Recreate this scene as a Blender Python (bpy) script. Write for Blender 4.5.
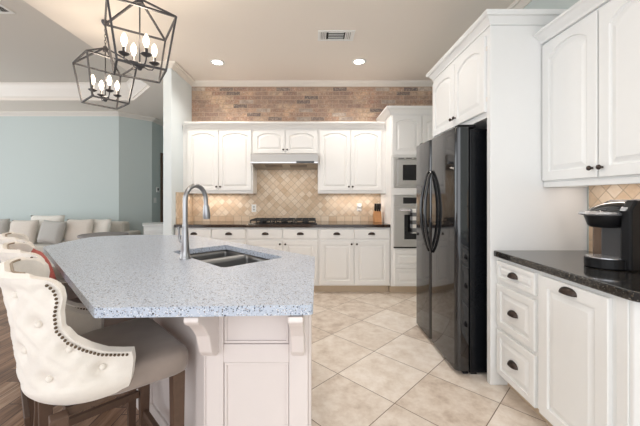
import bpy, bmesh, math, random
from mathutils import Vector, Matrix
random.seed(7)
for o in list(bpy.data.objects): bpy.data.objects.remove(o)
SC = bpy.context.scene; COL = SC.collection
PI = math.pi; R2 = math.sqrt(2)

# ------------------------------------------------------------------ camera
CAMH = 1.275
cd = bpy.data.cameras.new('camera'); cam = bpy.data.objects.new('camera', cd); COL.objects.link(cam)
cam.location = (0, 0, CAMH); cam.rotation_euler = (PI/2, 0, 0)
cd.sensor_width = 36; cd.lens = 314/640*36
cd.shift_x = 7/640; cd.shift_y = -(213-197)/640
cd.clip_start = 0.05
SC.camera = cam
# ------------------------------------------------------------------ world, lights, exposure
SC.view_settings.view_transform = 'Standard'; SC.view_settings.look = 'None'
SC.view_settings.gamma = 1; SC.view_settings.use_curve_mapping = False
SC.view_settings.exposure = 0.42
w = bpy.data.worlds.new('world'); SC.world = w; w.use_nodes = True
w.node_tree.nodes['Background'].inputs[0].default_value = (0.93, 0.96, 1.0, 1)
w.node_tree.nodes['Background'].inputs[1].default_value = 1.15
def area(name, loc, rot, sx, sy, power, col, spec=1.0):
    l = bpy.data.lights.new(name, 'AREA'); l.shape = 'RECTANGLE'; l.size = sx; l.size_y = sy
    l.energy = power; l.color = col; l.specular_factor = spec
    o = bpy.data.objects.new(name, l); o.location = loc; o.rotation_euler = rot; COL.objects.link(o)
    return o
# unseen fill lamps added behind the camera and left in the living room; no windows
area('rear_fill', (-0.6, -2.2, 1.6), (PI/2, 0, 0), 4.5, 2.2, 34, (0.95, 0.97, 1.0), 0.3)
area('living_fill', (-7.6, 2.6, 1.6), (PI/2, 0, -PI/2), 5.0, 2.2, 62, (0.92, 0.97, 1.0), 0.3)

# ------------------------------------------------------------------ materials
class NT:
    def __init__(s, name):
        s.m = bpy.data.materials.new(name); s.m.use_nodes = True
        s.t = s.m.node_tree; s.b = s.t.nodes['Principled BSDF']
    def n(s, typ, **kw):
        x = s.t.nodes.new(typ)
        for k, v in kw.items(): setattr(x, k, v)
        return x
    def l(s, a, b): s.t.links.new(a, b)
    def math(s, op, a, b=None, c=None):
        x = s.n('ShaderNodeMath', operation=op)
        for i, v in enumerate((a, b, c)):
            if v is None: continue
            if isinstance(v, (int, float)): x.inputs[i].default_value = v
            else: s.l(v, x.inputs[i])
        return x.outputs[0]
    def pos(s, obj=False):
        if obj:
            sp = s.n('ShaderNodeSeparateXYZ'); tc = s.n('ShaderNodeTexCoord'); s.l(tc.outputs['Object'], sp.inputs[0])
            s.vec = tc.outputs['Object']
        else:
            g = s.n('ShaderNodeNewGeometry'); sp = s.n('ShaderNodeSeparateXYZ'); s.l(g.outputs['Position'], sp.inputs[0])
            s.vec = g.outputs['Position']
        return sp.outputs
    def noise(s, vec, scale, detail=3, rough=0.5, dim='3D'):
        x = s.n('ShaderNodeTexNoise'); x.inputs['Scale'].default_value = scale
        x.inputs['Detail'].default_value = detail; x.inputs['Roughness'].default_value = rough
        if vec is not None: s.l(vec, x.inputs['Vector'])
        return x.outputs['Fac']
    def ramp(s, fac, stops, interp='LINEAR'):
        x = s.n('ShaderNodeValToRGB'); e = x.color_ramp.elements; x.color_ramp.interpolation = interp
        while len(e) < len(stops): e.new(0.5)
        for i, (p, c) in enumerate(stops): e[i].position = p; e[i].color = (*c, 1)
        s.l(fac, x.inputs[0]); return x.outputs[0]
    def mix(s, f, a, b, mode='MIX'):
        x = s.n('ShaderNodeMix', data_type='RGBA', blend_type=mode)
        for i, v in ((0, f), (6, a), (7, b)):
            if isinstance(v, (int, float)): x.inputs[i].default_value = v
            elif isinstance(v, tuple): x.inputs[i].default_value = (*v, 1)
            else: s.l(v, x.inputs[i])
        return x.outputs[2]
    def bump(s, h, strength, dist=0.002):
        x = s.n('ShaderNodeBump'); x.inputs['Strength'].default_value = strength; x.inputs['Distance'].default_value = dist
        s.l(h, x.inputs['Height']); s.l(x.outputs[0], s.b.inputs['Normal'])
    def set(s, **kw):
        for k, v in kw.items():
            i = s.b.inputs[{'rough': 'Roughness', 'metal': 'Metallic', 'col': 'Base Color', 'spec': 'Specular IOR Level', 'ior': 'IOR',
                            'coat': 'Coat Weight', 'coatr': 'Coat Roughness', 'trans': 'Transmission Weight', 'sheen': 'Sheen Weight',
                            'emc': 'Emission Color', 'em': 'Emission Strength', 'alpha': 'Alpha'}[k]]
            if isinstance(v, tuple): i.default_value = (*v, 1)
            elif isinstance(v, (int, float)): i.default_value = v
            else: s.l(v, i)
        return s.m
def srgb(r, g, b):
    f = lambda c: (c/255/12.92) if c/255 <= 0.04045 else ((c/255+0.055)/1.055)**2.4
    return (f(r), f(g), f(b))
def plain(name, col, rough=0.5, metal=0.0, bump=0.0, scale=60, var=0.04, **kw):
    t = NT(name); t.pos(True)
    nz = t.noise(t.vec, scale, 3)
    lo = tuple(c*(1-var) for c in col); hi = tuple(min(1, c*(1+var)) for c in col)
    t.set(col=t.mix(nz, lo, hi), rough=rough, metal=metal, **kw)
    if bump: t.bump(nz, bump)
    return t.m
M = {}
M['cab'] = plain('cream_cabinet_paint', srgb(238, 236, 233), 0.38, bump=0.02, scale=30, var=0.01)
M['cabw'] = plain('white_cabinet_paint', srgb(233, 234, 233), 0.36, bump=0.02, scale=30, var=0.01)
M['island'] = plain('island_paint', srgb(228, 218, 214), 0.4, bump=0.02, scale=30, var=0.01)
M['trim'] = plain('trim_paint', srgb(233, 227, 219), 0.4, var=0.01)
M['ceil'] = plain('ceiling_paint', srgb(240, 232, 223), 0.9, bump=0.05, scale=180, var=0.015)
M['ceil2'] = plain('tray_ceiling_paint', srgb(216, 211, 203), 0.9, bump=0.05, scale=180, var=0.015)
M['teal'] = plain('teal_wall_paint', srgb(197, 207, 205), 0.85, bump=0.04, scale=150, var=0.015)
M['stub'] = plain('pale_blue_wall_paint', srgb(224, 232, 235), 0.8, bump=0.04, scale=150, var=0.015)
M['toe'] = plain('toe_kick_tan', srgb(205, 185, 160), 0.6)
M['black_gloss'] = plain('black_gloss_enamel', (0.006, 0.0065, 0.008), 0.06, var=0.1, ior=1.7)
M['black_side'] = plain('black_textured_steel', (0.006, 0.007, 0.009), 0.22, bump=0.05, scale=300, var=0.1, spec=0.25)
M['black'] = plain('black_plastic', (0.008, 0.008, 0.009), 0.3, spec=0.2)
M['bronze'] = plain('oil_rubbed_bronze', (0.05, 0.036, 0.03), 0.28, metal=0.7)
M['iron'] = plain('dark_iron', srgb(78, 76, 78), 0.45, metal=0.5)
M['cast'] = plain('cast_iron', (0.015, 0.015, 0.016), 0.5, bump=0.1, scale=200)
M['chrome'] = plain('chrome', (0.8, 0.8, 0.82), 0.12, metal=1.0)
M['silver'] = plain('silver_plastic', (0.6, 0.6, 0.62), 0.25, metal=0.8)
M['white_pl'] = plain('white_plastic', srgb(238, 238, 236), 0.4)
M['dglass'] = plain('dark_glass', (0.01, 0.01, 0.012), 0.05)
M['leg'] = plain('brown_stained_wood', srgb(88, 66, 52), 0.5, bump=0.1, scale=40, var=0.25)
M['taupe'] = plain('taupe_velvet', srgb(144, 130, 121), 0.85, bump=0.1, scale=9, var=0.28, sheen=0.3)
M['nail'] = plain('nailhead_brass', srgb(96, 80, 62), 0.4, metal=0.6)
M['red'] = plain('red_fabric', srgb(178, 92, 84), 0.85, bump=0.3, scale=60, var=0.45)
M['tabletop'] = plain('weathered_grey_wood', srgb(140, 134, 132), 0.6, bump=0.1, scale=30, var=0.15)
M['knifewood'] = plain('block_wood', srgb(198, 142, 92), 0.5, bump=0.1, scale=30, var=0.15)
M['dark'] = plain('dark_gap', (0.01, 0.009, 0.008), 0.8)
M['cup_smoke'] = plain('smoke_tank', srgb(150, 128, 112), 0.1, trans=0.6)

def fabric(name, col, var=0.08):
    t = NT(name); p = t.pos(True)
    wv = t.n('ShaderNodeTexWave'); wv.inputs['Scale'].default_value = 160; wv.inputs['Distortion'].default_value = 2; t.l(t.vec, wv.inputs[0])
    wz = t.n('ShaderNodeTexWave', bands_direction='Z'); wz.inputs['Scale'].default_value = 160; wz.inputs['Distortion'].default_value = 2; t.l(t.vec, wz.inputs[0])
    h = t.math('ADD', wv.outputs['Fac'], wz.outputs['Fac'])
    nz = t.noise(t.vec, 40, 4, .7)
    t.set(col=t.mix(nz, tuple(c*(1-var) for c in col), tuple(min(1, c*(1+var)) for c in col)), rough=0.95, sheen=0.25)
    t.bump(h, 0.15, 0.001); return t.m
M['linen'] = fabric('cream_linen', srgb(236, 229, 220))
M['piping'] = fabric('tan_piping', srgb(150, 130, 104))
M['sofa'] = fabric('greige_sofa_fabric', srgb(196, 190, 180))
M['pillow_beige'] = fabric('beige_pillow_fabric', srgb(218, 210, 200))
M['pillow_cream'] = fabric('cream_pillow_fabric', srgb(234, 230, 222))
M['pillow_grey'] = fabric('grey_pillow_fabric', srgb(182, 180, 175))

def steel(name, col, rough, axis='X'):
    t = NT(name); t.pos(True)
    mp = t.n('ShaderNodeMapping'); mp.inputs['Scale'].default_value = (3, 3, 400) if axis == 'X' else (400, 400, 3)
    t.l(t.vec, mp.inputs[0]); nz = t.noise(mp.outputs[0], 1, 2)
    t.set(col=t.mix(nz, tuple(c*.93 for c in col), col), metal=1.0, rough=rough)
    t.bump(nz, 0.02, 0.001); return t.m
M['steel'] = steel('brushed_stainless', (0.68, 0.66, 0.64), 0.36)
M['hood'] = steel('hood_stainless', (0.36, 0.34, 0.32), 0.35)
M['column'] = plain('smoked_grey_plastic', (0.05, 0.05, 0.052), 0.25)
M['steel_d'] = steel('sink_stainless', (0.27, 0.265, 0.26), 0.42)
M['nickel'] = steel('brushed_nickel', (0.40, 0.40, 0.41), 0.3, 'Z')

def emit(name, col, s):
    t = NT(name); t.set(col=col, emc=col, em=s, rough=0.3); return t.m
M['bulb'] = emit('bulb_glow', (1.0, 0.86, 0.66), 2.2)
M['can'] = emit('downlight_lens', (1.0, 0.95, 0.86), 9.0)
M['display'] = emit('display_glow', (0.55, 0.75, 0.8), 0.4)

# diagonal tile: a square grid turned 45 degrees; a/b are the two in-plane axes ('X','Y','Z')
def diamond(name, a, b, s, off, grout, gcol, stops, rough, varscale, bumpy=0.4, strip=None, tint=0.35):
    t = NT(name); P = t.pos(); ix = {'X': 0, 'Y': 1, 'Z': 2}
    A = t.math('SUBTRACT', P[ix[a]], off[0]); B = t.math('SUBTRACT', P[ix[b]], off[1])
    u = t.math('DIVIDE', t.math('ADD', A, B), s*R2); v = t.math('DIVIDE', t.math('SUBTRACT', A, B), s*R2)
    fu, fv = t.math('FLOOR', u), t.math('FLOOR', v)
    du = t.math('PINGPONG', u, 0.5); dv = t.math('PINGPONG', v, 0.5)
    d = t.math('MINIMUM', du, dv)
    cx = t.n('ShaderNodeCombineXYZ'); t.l(fu, cx.inputs[0]); t.l(fv, cx.inputs[1])
    wn = t.n('ShaderNodeTexWhiteNoise', noise_dimensions='2D'); t.l(cx.outputs[0], wn.inputs[0])
    rnd = wn.outputs['Value']
    if strip:
        st = t.math('LESS_THAN', P[ix[b]], strip[0])
        ds = t.math('PINGPONG', t.math('DIVIDE', A, strip[1]), 0.5)
        cs = t.n('ShaderNodeCombineXYZ'); t.l(t.math('FLOOR', t.math('DIVIDE', A, strip[1])), cs.inputs[0])
        w2 = t.n('ShaderNodeTexWhiteNoise', noise_dimensions='2D'); t.l(cs.outputs[0], w2.inputs[0])
        ev = t.math('ABSOLUTE', t.math('SUBTRACT', P[ix[b]], strip[0]))
        ev = t.math('DIVIDE', ev, s)
        inv = t.math('SUBTRACT', 1.0, st)
        d = t.math('MINIMUM', t.math('ADD', t.math('MULTIPLY', d, inv), t.math('MULTIPLY', ds, st)), ev)
        rnd = t.math('ADD', t.math('MULTIPLY', rnd, inv), t.math('MULTIPLY', w2.outputs['Value'], st))
    # shift the marbling per tile
    vo = t.n('ShaderNodeVectorMath', operation='MULTIPLY_ADD'); t.l(wn.outputs['Color'], vo.inputs[0]); vo.inputs[1].default_value = (9, 9, 9); t.l(t.vec, vo.inputs[2])
    nz = t.noise(vo.outputs[0], varscale, 8, 0.68)
    f = t.math('ADD', t.math('MULTIPLY', nz, 1-tint), t.math('MULTIPLY', rnd, tint))
    c = t.ramp(f, stops)
    g = t.n('ShaderNodeMapRange'); g.inputs[1].default_value = grout*0.6; g.inputs[2].default_value = grout
    t.l(d, g.inputs[0])
    t.set(col=t.mix(g.outputs[0], gcol, c), rough=rough)
    t.bump(g.outputs[0], bumpy, 0.003); return t.m
M['floor'] = diamond('floor_travertine', 'X', 'Y', 0.4617, (0.178, 2.267), 0.0065, srgb(112, 92, 76),
    [(0.30, srgb(186, 168, 153)), (0.43, srgb(210, 196, 182)), (0.54, srgb(223, 212, 200)), (0.68, srgb(236, 228, 219))], 0.3, 9.0, 0.3, tint=0.2)
ST = [(0.2, srgb(196, 168, 138)), (0.42, srgb(214, 190, 162)), (0.62, srgb(224, 205, 182)), (0.85, srgb(236, 224, 208))]
M['splash'] = diamond('backsplash_travertine', 'X', 'Z', 0.078, (0.0, 0.985), 0.045, srgb(184, 164, 140), ST, 0.5, 22, 0.5, (0.985, 0.12), 0.42)
M['splash_y'] = diamond('side_backsplash_travertine', 'Y', 'Z', 0.078, (0.0, 0.985), 0.045, srgb(184, 164, 140), ST, 0.5, 22, 0.5, (0.985, 0.12), 0.42)

def brick():
    t = NT('tumbled_brick'); P = t.pos()
    H, L = 0.064, 0.215
    r = t.math('DIVIDE', t.math('SUBTRACT', P[2], 2.30), H); row = t.math('FLOOR', r)
    k = t.n('ShaderNodeTexWhiteNoise', noise_dimensions='1D'); t.l(row, k.inputs['W'])
    wob = t.math('MULTIPLY', t.math('MODULO', row, 2.0), 0.5)
    c_ = t.math('ADD', t.math('ADD', t.math('DIVIDE', P[0], L), wob), t.math('MULTIPLY', k.outputs[0], 0.2)); colm = t.math('FLOOR', c_)
    nzd = t.noise(t.vec, 30, 3)
    dr = t.math('MULTIPLY', t.math('PINGPONG', r, 0.5), H); dc = t.math('MULTIPLY', t.math('PINGPONG', c_, 0.5), L)
    d = t.math('ADD', t.math('MINIMUM', dr, dc), t.math('MULTIPLY', t.math('SUBTRACT', nzd, 0.5), 0.006))
    cx = t.n('ShaderNodeCombineXYZ'); t.l(row, cx.inputs[0]); t.l(colm, cx.inputs[1])
    wn = t.n('ShaderNodeTexWhiteNoise', noise_dimensions='2D'); t.l(cx.outputs[0], wn.inputs[0])
    c = t.ramp(wn.outputs['Value'], [(0.0, srgb(104, 96, 94)), (0.05, srgb(134, 122, 116)), (0.12, srgb(184, 148, 126)), (0.3, srgb(208, 172, 144)),
                                     (0.5, srgb(196, 158, 134)), (0.68, srgb(214, 184, 156)), (0.85, srgb(178, 138, 120)), (0.93, srgb(214, 200, 186)), (1.0, srgb(222, 210, 198))], 'CONSTANT')
    nz = t.noise(t.vec, 18, 6, 0.7)
    c = t.mix(t.math('MULTIPLY', t.ramp(nz, [(0.42, (0, 0, 0)), (0.6, (1, 1, 1))]), 0.6), c, srgb(138, 116, 104))
    nz2 = t.noise(t.vec, 45, 4, 0.7)
    c = t.mix(t.math('MULTIPLY', t.ramp(nz2, [(0.48, (0, 0, 0)), (0.64, (1, 1, 1))]), 0.7), c, srgb(216, 198, 182))
    nz3 = t.noise(t.vec, 3.2, 3, 0.6)
    c = t.mix(t.math('MULTIPLY', t.ramp(nz3, [(0.42, (0, 0, 0)), (0.58, (1, 1, 1))]), 0.5), c, srgb(136, 120, 114))
    g = t.n('ShaderNodeMapRange'); g.inputs[1].default_value = 0.003; g.inputs[2].default_value = 0.007; t.l(d, g.inputs[0])
    t.set(col=t.mix(g.outputs[0], srgb(190, 166, 146), c), rough=0.9); t.bump(g.outputs[0], 0.7, 0.006); return t.m
M['brick'] = brick()

def speckle(name, base, lay, rough, coat=0.0):
    t = NT(name); t.pos(); c = t.mix(t.noise(t.vec, 55, 4, .7), tuple(x*.86 for x in base), tuple(min(1, x*1.12) for x in base))
    for sc, thr, colr, seed in lay:
        mp = t.n('ShaderNodeMapping'); mp.inputs['Location'].default_value = (seed, seed*2, 0); t.l(t.vec, mp.inputs[0])
        v = t.n('ShaderNodeTexVoronoi'); v.inputs['Scale'].default_value = sc; t.l(mp.outputs[0], v.inputs['Vector'])
        sp = t.n('ShaderNodeSeparateColor'); t.l(v.outputs['Color'], sp.inputs[0])
        pick = t.math('LESS_THAN', sp.outputs[0], thr)
        dd = t.math('LESS_THAN', v.outputs['Distance'], 0.42)
        c = t.mix(t.math('MULTIPLY', pick, dd), c, colr)
    t.set(col=c, rough=rough, coat=coat); return t.m
M['quartz'] = speckle('speckled_grey_quartz', srgb(189, 198, 212), [(230, .30, srgb(150, 160, 178), 1), (200, .22, srgb(224, 226, 230), 2), (170, .15, srgb(108, 120, 142), 3),
                      (170, .13, srgb(66, 68, 78), 4), (240, .07, srgb(150, 128, 116), 5), (120, .035, srgb(60, 60, 68), 6)], 0.3, 0.0)
M['granite'] = speckle('black_speckled_granite', (0.012, 0.012, 0.012), [(150, .3, (0.05, 0.045, 0.04), 1), (220, .12, (0.22, 0.2, 0.17), 2), (120, .1, (0.09, 0.07, 0.05), 3)], 0.09, 0.3)
M['granite_b'] = speckle('dark_brown_granite', (0.03, 0.017, 0.012), [(150, .3, (0.07, 0.04, 0.03), 1), (200, .1, (0.16, 0.12, 0.1), 2)], 0.12, 0.3)

def planks():
    t = NT('wood_plank_floor'); P = t.pos()
    W_ = 0.125
    cx_ = t.math('DIVIDE', P[0], W_); ci = t.math('FLOOR', cx_)
    k = t.n('ShaderNodeTexWhiteNoise', noise_dimensions='1D'); t.l(ci, k.inputs['W'])
    ry = t.math('ADD', t.math('DIVIDE', P[1], 1.1), t.math('MULTIPLY', k.outputs[0], 5.0)); ri = t.math('FLOOR', ry)
    cc = t.n('ShaderNodeCombineXYZ'); t.l(ci, cc.inputs[0]); t.l(ri, cc.inputs[1])
    wn = t.n('ShaderNodeTexWhiteNoise', noise_dimensions='2D'); t.l(cc.outputs[0], wn.inputs[0])
    mp = t.n('ShaderNodeMapping'); mp.inputs['Scale'].default_value = (26, 1.6, 1)
    vo = t.n('ShaderNodeVectorMath', operation='MULTIPLY_ADD'); t.l(wn.outputs['Color'], vo.inputs[0]); vo.inputs[1].default_value = (7, 7, 7); t.l(t.vec, vo.inputs[2])
    t.l(vo.outputs[0], mp.inputs[0]); nz = t.noise(mp.outputs[0], 1.6, 7, 0.65)
    f = t.math('ADD', t.math('MULTIPLY', nz, 0.75), t.math('MULTIPLY', wn.outputs['Value'], 0.25))
    c = t.ramp(f, [(0.3, srgb(78, 54, 40)), (0.45, srgb(128, 96, 74)), (0.58, srgb(160, 126, 102)), (0.72, srgb(196, 168, 144))])
    d = t.math('MINIMUM', t.math('PINGPONG', cx_, 0.5), t.math('MULTIPLY', t.math('PINGPONG', ry, 0.5), 8.0))
    g = t.math('GREATER_THAN', d, 0.018)
    t.set(col=t.mix(g, srgb(50, 34, 26), c), rough=0.35); t.bump(nz, 0.1, 0.002); return t.m
M['wood'] = planks()

def checks():
    t = NT('buffalo_check'); P = t.pos()
    a = t.math('GREATER_THAN', t.math('PINGPONG', t.math('DIVIDE', P[0], 0.10), 0.5), 0.25)
    b = t.math('GREATER_THAN', t.math('PINGPONG', t.math('DIVIDE', P[2], 0.10), 0.5), 0.25)
    s = t.math('MULTIPLY', t.math('ADD', a, b), 0.5)
    t.set(col=t.ramp(s, [(0, srgb(236, 234, 230)), (0.4, srgb(120, 120, 122)), (0.8, srgb(28, 28, 32))], 'CONSTANT'), rough=0.9); return t.m
M['check'] = checks()

# ------------------------------------------------------------------ mesh helpers
def BM(): return bmesh.new()
def box(bm, x0, x1, y0, y1, z0, z1):
    x0, x1 = min(x0, x1), max(x0, x1); y0, y1 = min(y0, y1), max(y0, y1); z0, z1 = min(z0, z1), max(z0, z1)
    v = [bm.verts.new(c) for c in ((x0,y0,z0),(x1,y0,z0),(x1,y1,z0),(x0,y1,z0),(x0,y0,z1),(x1,y0,z1),(x1,y1,z1),(x0,y1,z1))]
    for f in ((3,2,1,0),(4,5,6,7),(0,1,5,4),(1,2,6,5),(2,3,7,6),(3,0,4,7)): bm.faces.new([v[i] for i in f])
    return v
def prism(bm, pts, z0, z1):
    a = [bm.verts.new((x, y, z0)) for x, y in pts]; b = [bm.verts.new((x, y, z1)) for x, y in pts]
    n = len(pts)
    bm.faces.new(a[::-1]); bm.faces.new(b)
    for i in range(n): bm.faces.new((a[i], a[(i+1) % n], b[(i+1) % n], b[i]))
def prism_ax(bm, pts, o, ua, ub, un, t):
    """extrude an outline given in axes ua, ub along un by t"""
    o, ua, ub, un = map(Vector, (o, ua, ub, un))
    a = [bm.verts.new(o+ua*p[0]+ub*p[1]) for p in pts]; b = [bm.verts.new(o+ua*p[0]+ub*p[1]+un*t) for p in pts]
    n = len(pts); bm.faces.new(a[::-1]); bm.faces.new(b)
    for i in range(n): bm.faces.new((a[i], a[(i+1) % n], b[(i+1) % n], b[i]))
def lathe(bm, prof, c=(0,0,0), ax='Z', seg=20):
    rings = []
    c = Vector(c)
    for r, h in prof:
        if r < 1e-6:
            p = {'Z': (0,0,h), 'Y': (0,h,0), 'X': (h,0,0)}[ax]; rings.append([bm.verts.new(c+Vector(p))]); continue
        ring = []
        for i in range(seg):
            a = 2*PI*i/seg; p, q = r*math.cos(a), r*math.sin(a)
            ring.append(bm.verts.new(c+Vector({'Z': (p,q,h), 'Y': (q,h,p), 'X': (h,p,q)}[ax])))
        rings.append(ring)
    for A, B in zip(rings, rings[1:]):
        if len(A) == 1 and len(B) == 1: continue
        for i in range(seg):
            j = (i+1) % seg
            if len(A) == 1: bm.faces.new((A[0], B[j], B[i]))
            elif len(B) == 1: bm.faces.new((A[i], A[j], B[0]))
            else: bm.faces.new((A[i], A[j], B[j], B[i]))
    for ring, rev in ((rings[0], True), (rings[-1], False)):
        if len(ring) > 2: bm.faces.new(ring[::-1] if rev else ring)
def tube(bm, pts, r, seg=10, radii=None, square=False):
    pts = [Vector(p) for p in pts]; rings = []; up = None
    for i, p in enumerate(pts):
        d = (pts[min(i+1, len(pts)-1)]-pts[max(i-1, 0)]).normalized()
        if up is None:
            up = Vector((0, 0, 1)) if abs(d.z) < 0.9 else Vector((1, 0, 0))
        s = d.cross(up).normalized(); up = s.cross(d).normalized()
        rr = radii[i] if radii else r
        if square: ring = [bm.verts.new(p+s*a*rr+up*b*rr) for a, b in ((-1,-1),(1,-1),(1,1),(-1,1))]
        else: ring = [bm.verts.new(p+s*math.cos(2*PI*k/seg)*rr+up*math.sin(2*PI*k/seg)*rr) for k in range(seg)]
        rings.append(ring)
    n = len(rings[0])
    for A, B in zip(rings, rings[1:]):
        for k in range(n): bm.faces.new((A[k], A[(k+1) % n], B[(k+1) % n], B[k]))
    bm.faces.new(rings[0][::-1]); bm.faces.new(rings[-1])
def sweep(bm, prof, path, closed=False):
    """prof: (outward, z) points; path: (x,y) list; outward is to the LEFT of travel"""
    P = [Vector((x, y)) for x, y in path]; n = len(P); rings = []
    for i in range(n):
        ds = []
        if i > 0 or closed: ds.append((P[i]-P[i-1]).normalized())
        if i < n-1 or closed: ds.append((P[(i+1) % n]-P[i]).normalized())
        ns = [Vector((-d.y, d.x)) for d in ds]
        m = sum(ns, Vector((0, 0))); m.normalize(); k = 1/max(0.2, m.dot(ns[0]))
        rings.append([bm.verts.new((P[i].x+m.x*k*o, P[i].y+m.y*k*o, z)) for o, z in prof])
    q = len(prof)
    rng = range(n) if closed else range(n-1)
    for i in rng:
        A, B = rings[i], rings[(i+1) % n]
        for j in range(q): bm.faces.new((A[j], A[(j+1) % q], B[(j+1) % q], B[j]))
    if not closed: bm.faces.new(rings[0][::-1]); bm.faces.new(rings[-1])
def obj(name, bm, mat, parent=None, smooth=False, bev=0.0, sub=0, **props):
    me = bpy.data.meshes.new(name)
    bmesh.ops.recalc_face_normals(bm, faces=bm.faces[:]); bm.to_mesh(me); bm.free()
    o = bpy.data.objects.new(name, me); COL.objects.link(o)
    me.materials.append(M[mat] if isinstance(mat, str) else mat)
    if parent: o.parent = parent
    if smooth:
        for p in me.polygons: p.use_smooth = True
        if smooth == 'auto':
            import numpy as np
            bm2 = bmesh.new(); bm2.from_mesh(me)
            for e in bm2.edges:
                if len(e.link_faces) == 2 and e.calc_face_angle(0) > 0.7: e.smooth = False
            bm2.to_mesh(me); bm2.free()
    if bev:
        m = o.modifiers.new('bevel', 'BEVEL'); m.width = bev; m.segments = 2; m.limit_method = 'ANGLE'; m.angle_limit = 0.6
        m.harden_normals = False
    if sub:
        m = o.modifiers.new('sub', 'SUBSURF'); m.levels = sub; m.render_levels = sub
    for k, v in props.items(): o[k] = v
    return o
def tag(o, label, cat, group=None):
    o['label'] = label; o['category'] = cat
    if group: o['group'] = group
    return o
def thing(name, label, cat, loc=(0,0,0), rz=0, group=None):
    o = bpy.data.objects.new(name, None); COL.objects.link(o); o.empty_display_size = 0.1
    o.location = loc; o.rotation_euler = (0, 0, rz)
    return tag(o, label, cat, group)
def struct(name, bm, mat, **k): return obj(name, bm, mat, kind='structure', **k)
def dup(root, loc, rz, label, group=None):
    def cp(o, par):
        c = o.copy(); COL.objects.link(c)
        if par: c.parent = par
        for ch in list(o.children): cp(ch, c)
        return c
    r = cp(root, None); r.location = loc; r.rotation_euler = (0, 0, rz); r['label'] = label
    if group: r['group'] = group
    return r

# ------------------------------------------------------------------ the room
CZ, TZ = 3.01, 3.29           # ceiling and raised tray heights
YB, XR, XS = 4.77, 1.864, -1.838
STY = 4.08                    # near end of the stub wall
YL = 6.45                     # far living room wall
bm = BM(); prism(bm, [(-0.55,-2.4),(XR+.1,-2.4),(XR+.1,YB+.1),(XS-.111,YB+.1),(XS-.111,3.0),(-1.75,2.9),(-0.9,1.75),(-0.55,1.4)], -0.1, 0.0)
struct('floor', bm, 'floor')
bm = BM(); prism(bm, [(-0.55,-2.4),(-0.55,1.4),(-0.9,1.75),(-1.75,2.9),(XS-.111,3.0),(XS-.111,YB+.1),(XS-.111,8.7),(-9,8.7),(-9,-2.4)], -0.1, -0.002)
struct('floor', bm, 'wood')
bm = BM(); prism(bm, [(-2.557,-2.4),(XR+.1,-2.4),(XR+.1,YB+.1),(XS-.111,YB+.1),(XS-.111,8.7),(-9,8.7),(-9,5.64),(-3.22,5.64),(-2.557,4.93)], CZ, CZ+.05)
struct('ceiling', bm, 'ceil')
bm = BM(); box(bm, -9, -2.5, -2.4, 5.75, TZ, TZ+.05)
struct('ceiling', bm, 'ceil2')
bm = BM(); prism(bm, [(-9,5.64),(-3.22,5.64),(-2.557,4.93),(-2.557,-2.4),(-2.50,-2.4),(-2.50,4.96),(-3.20,5.70),(-9,5.70)], CZ+.051, TZ-.001)
struct('trim_1', bm, 'trim')
def crown_prof(zt, h, d):
    return [(0, zt), (d, zt), (d, zt-.016), (d*.86, zt-.03), (d*.62, zt-h*.42), (d*.34, zt-h*.68), (d*.2, zt-h*.82), (d*.14, zt-h*.9), (d*.14, zt-h), (0, zt-h)]
bm = BM(); sweep(bm, crown_prof(TZ-.002, .235, .13), [(-2.556,-2.4),(-2.556,4.93),(-3.22,5.639),(-9,5.639)])
struct('trim_2', bm, 'trim', smooth=False)
# walls
bm = BM(); box(bm, XS, XR, YB, YB+.1, 0, 2.30); struct('wall_back', bm, 'cab')
bm = BM(); box(bm, XS, XR, YB-.012, YB+.1, 2.301, CZ-.001); struct('wall_back', bm, 'brick')
bm = BM(); box(bm, XR, XR+.1, -2.4, YB+.1, 0, CZ-.001); struct('wall_right', bm, 'teal')
bm = BM(); box(bm, XS-.111, XS, STY, YB+.1, 0, CZ-.001); struct('wall_left', bm, 'stub', bev=.008)
bm = BM(); prism(bm, [(-9,YL),(-3.99,YL),(-3.54,6.9),(-3.54,8.6),(-3.64,8.6),(-3.64,6.95),(-4.03,YL+.1),(-9,YL+.1)], 0, CZ-.001); struct('wall_living', bm, 'teal')
bm = BM(); box(bm, -3.64, XS, 8.6, 8.7, 0, CZ-.001); struct('wall_hall', bm, 'teal')
bm = BM(); box(bm, XS-.111, XS, YB+.101, 8.6, 0, CZ-.001); struct('wall_hall', bm, 'teal')
# ceiling crown
ck = crown_prof(CZ-.002, .062, .085)
bm = BM(); sweep(bm, ck, [(XR-.001, -2.4), (XR-.001, YB-.013), (XS+.001, YB-.013), (XS+.001, STY-.001), (XS-.112, STY-.001), (XS-.112, 8.59)]); struct('trim_3', bm, 'trim')
bm = BM(); sweep(bm, crown_prof(CZ-.002, .075, .10), [(-3.539, 8.59), (-3.539, 6.899), (-3.989, YL-.001), (-9, YL-.001)]); struct('trim_4', bm, 'trim')
# hallway door casing
bm = BM(); box(bm, -3.538, -3.51, 7.28, 7.38, 0, 2.2); box(bm, -3.538, -3.51, 8.2, 8.3, 0, 2.2); box(bm, -3.538, -3.51, 7.28, 8.3, 2.2, 2.3); struct('door_1', bm, 'leg', bev=.004)
bm = BM(); box(bm, -3.539, -3.53, 7.381, 8.199, 0, 2.199); struct('door_1', bm, 'cabw')
# backsplash tile
bm = BM(); box(bm, XS+.012, XR-.75, YB-.012, YB-.001, 0.9, 1.90); struct('wall_tile', bm, 'splash')
bm = BM(); box(bm, XS+.001, XS+.011, 4.2, YB-.012, 0.9, 1.34); struct('wall_tile', bm, 'splash_y')
bm = BM(); box(bm, XR-.011, XR-.001, 0.6, 2.11, 0.9, 1.36); struct('wall_tile', bm, 'splash_y')
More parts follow.
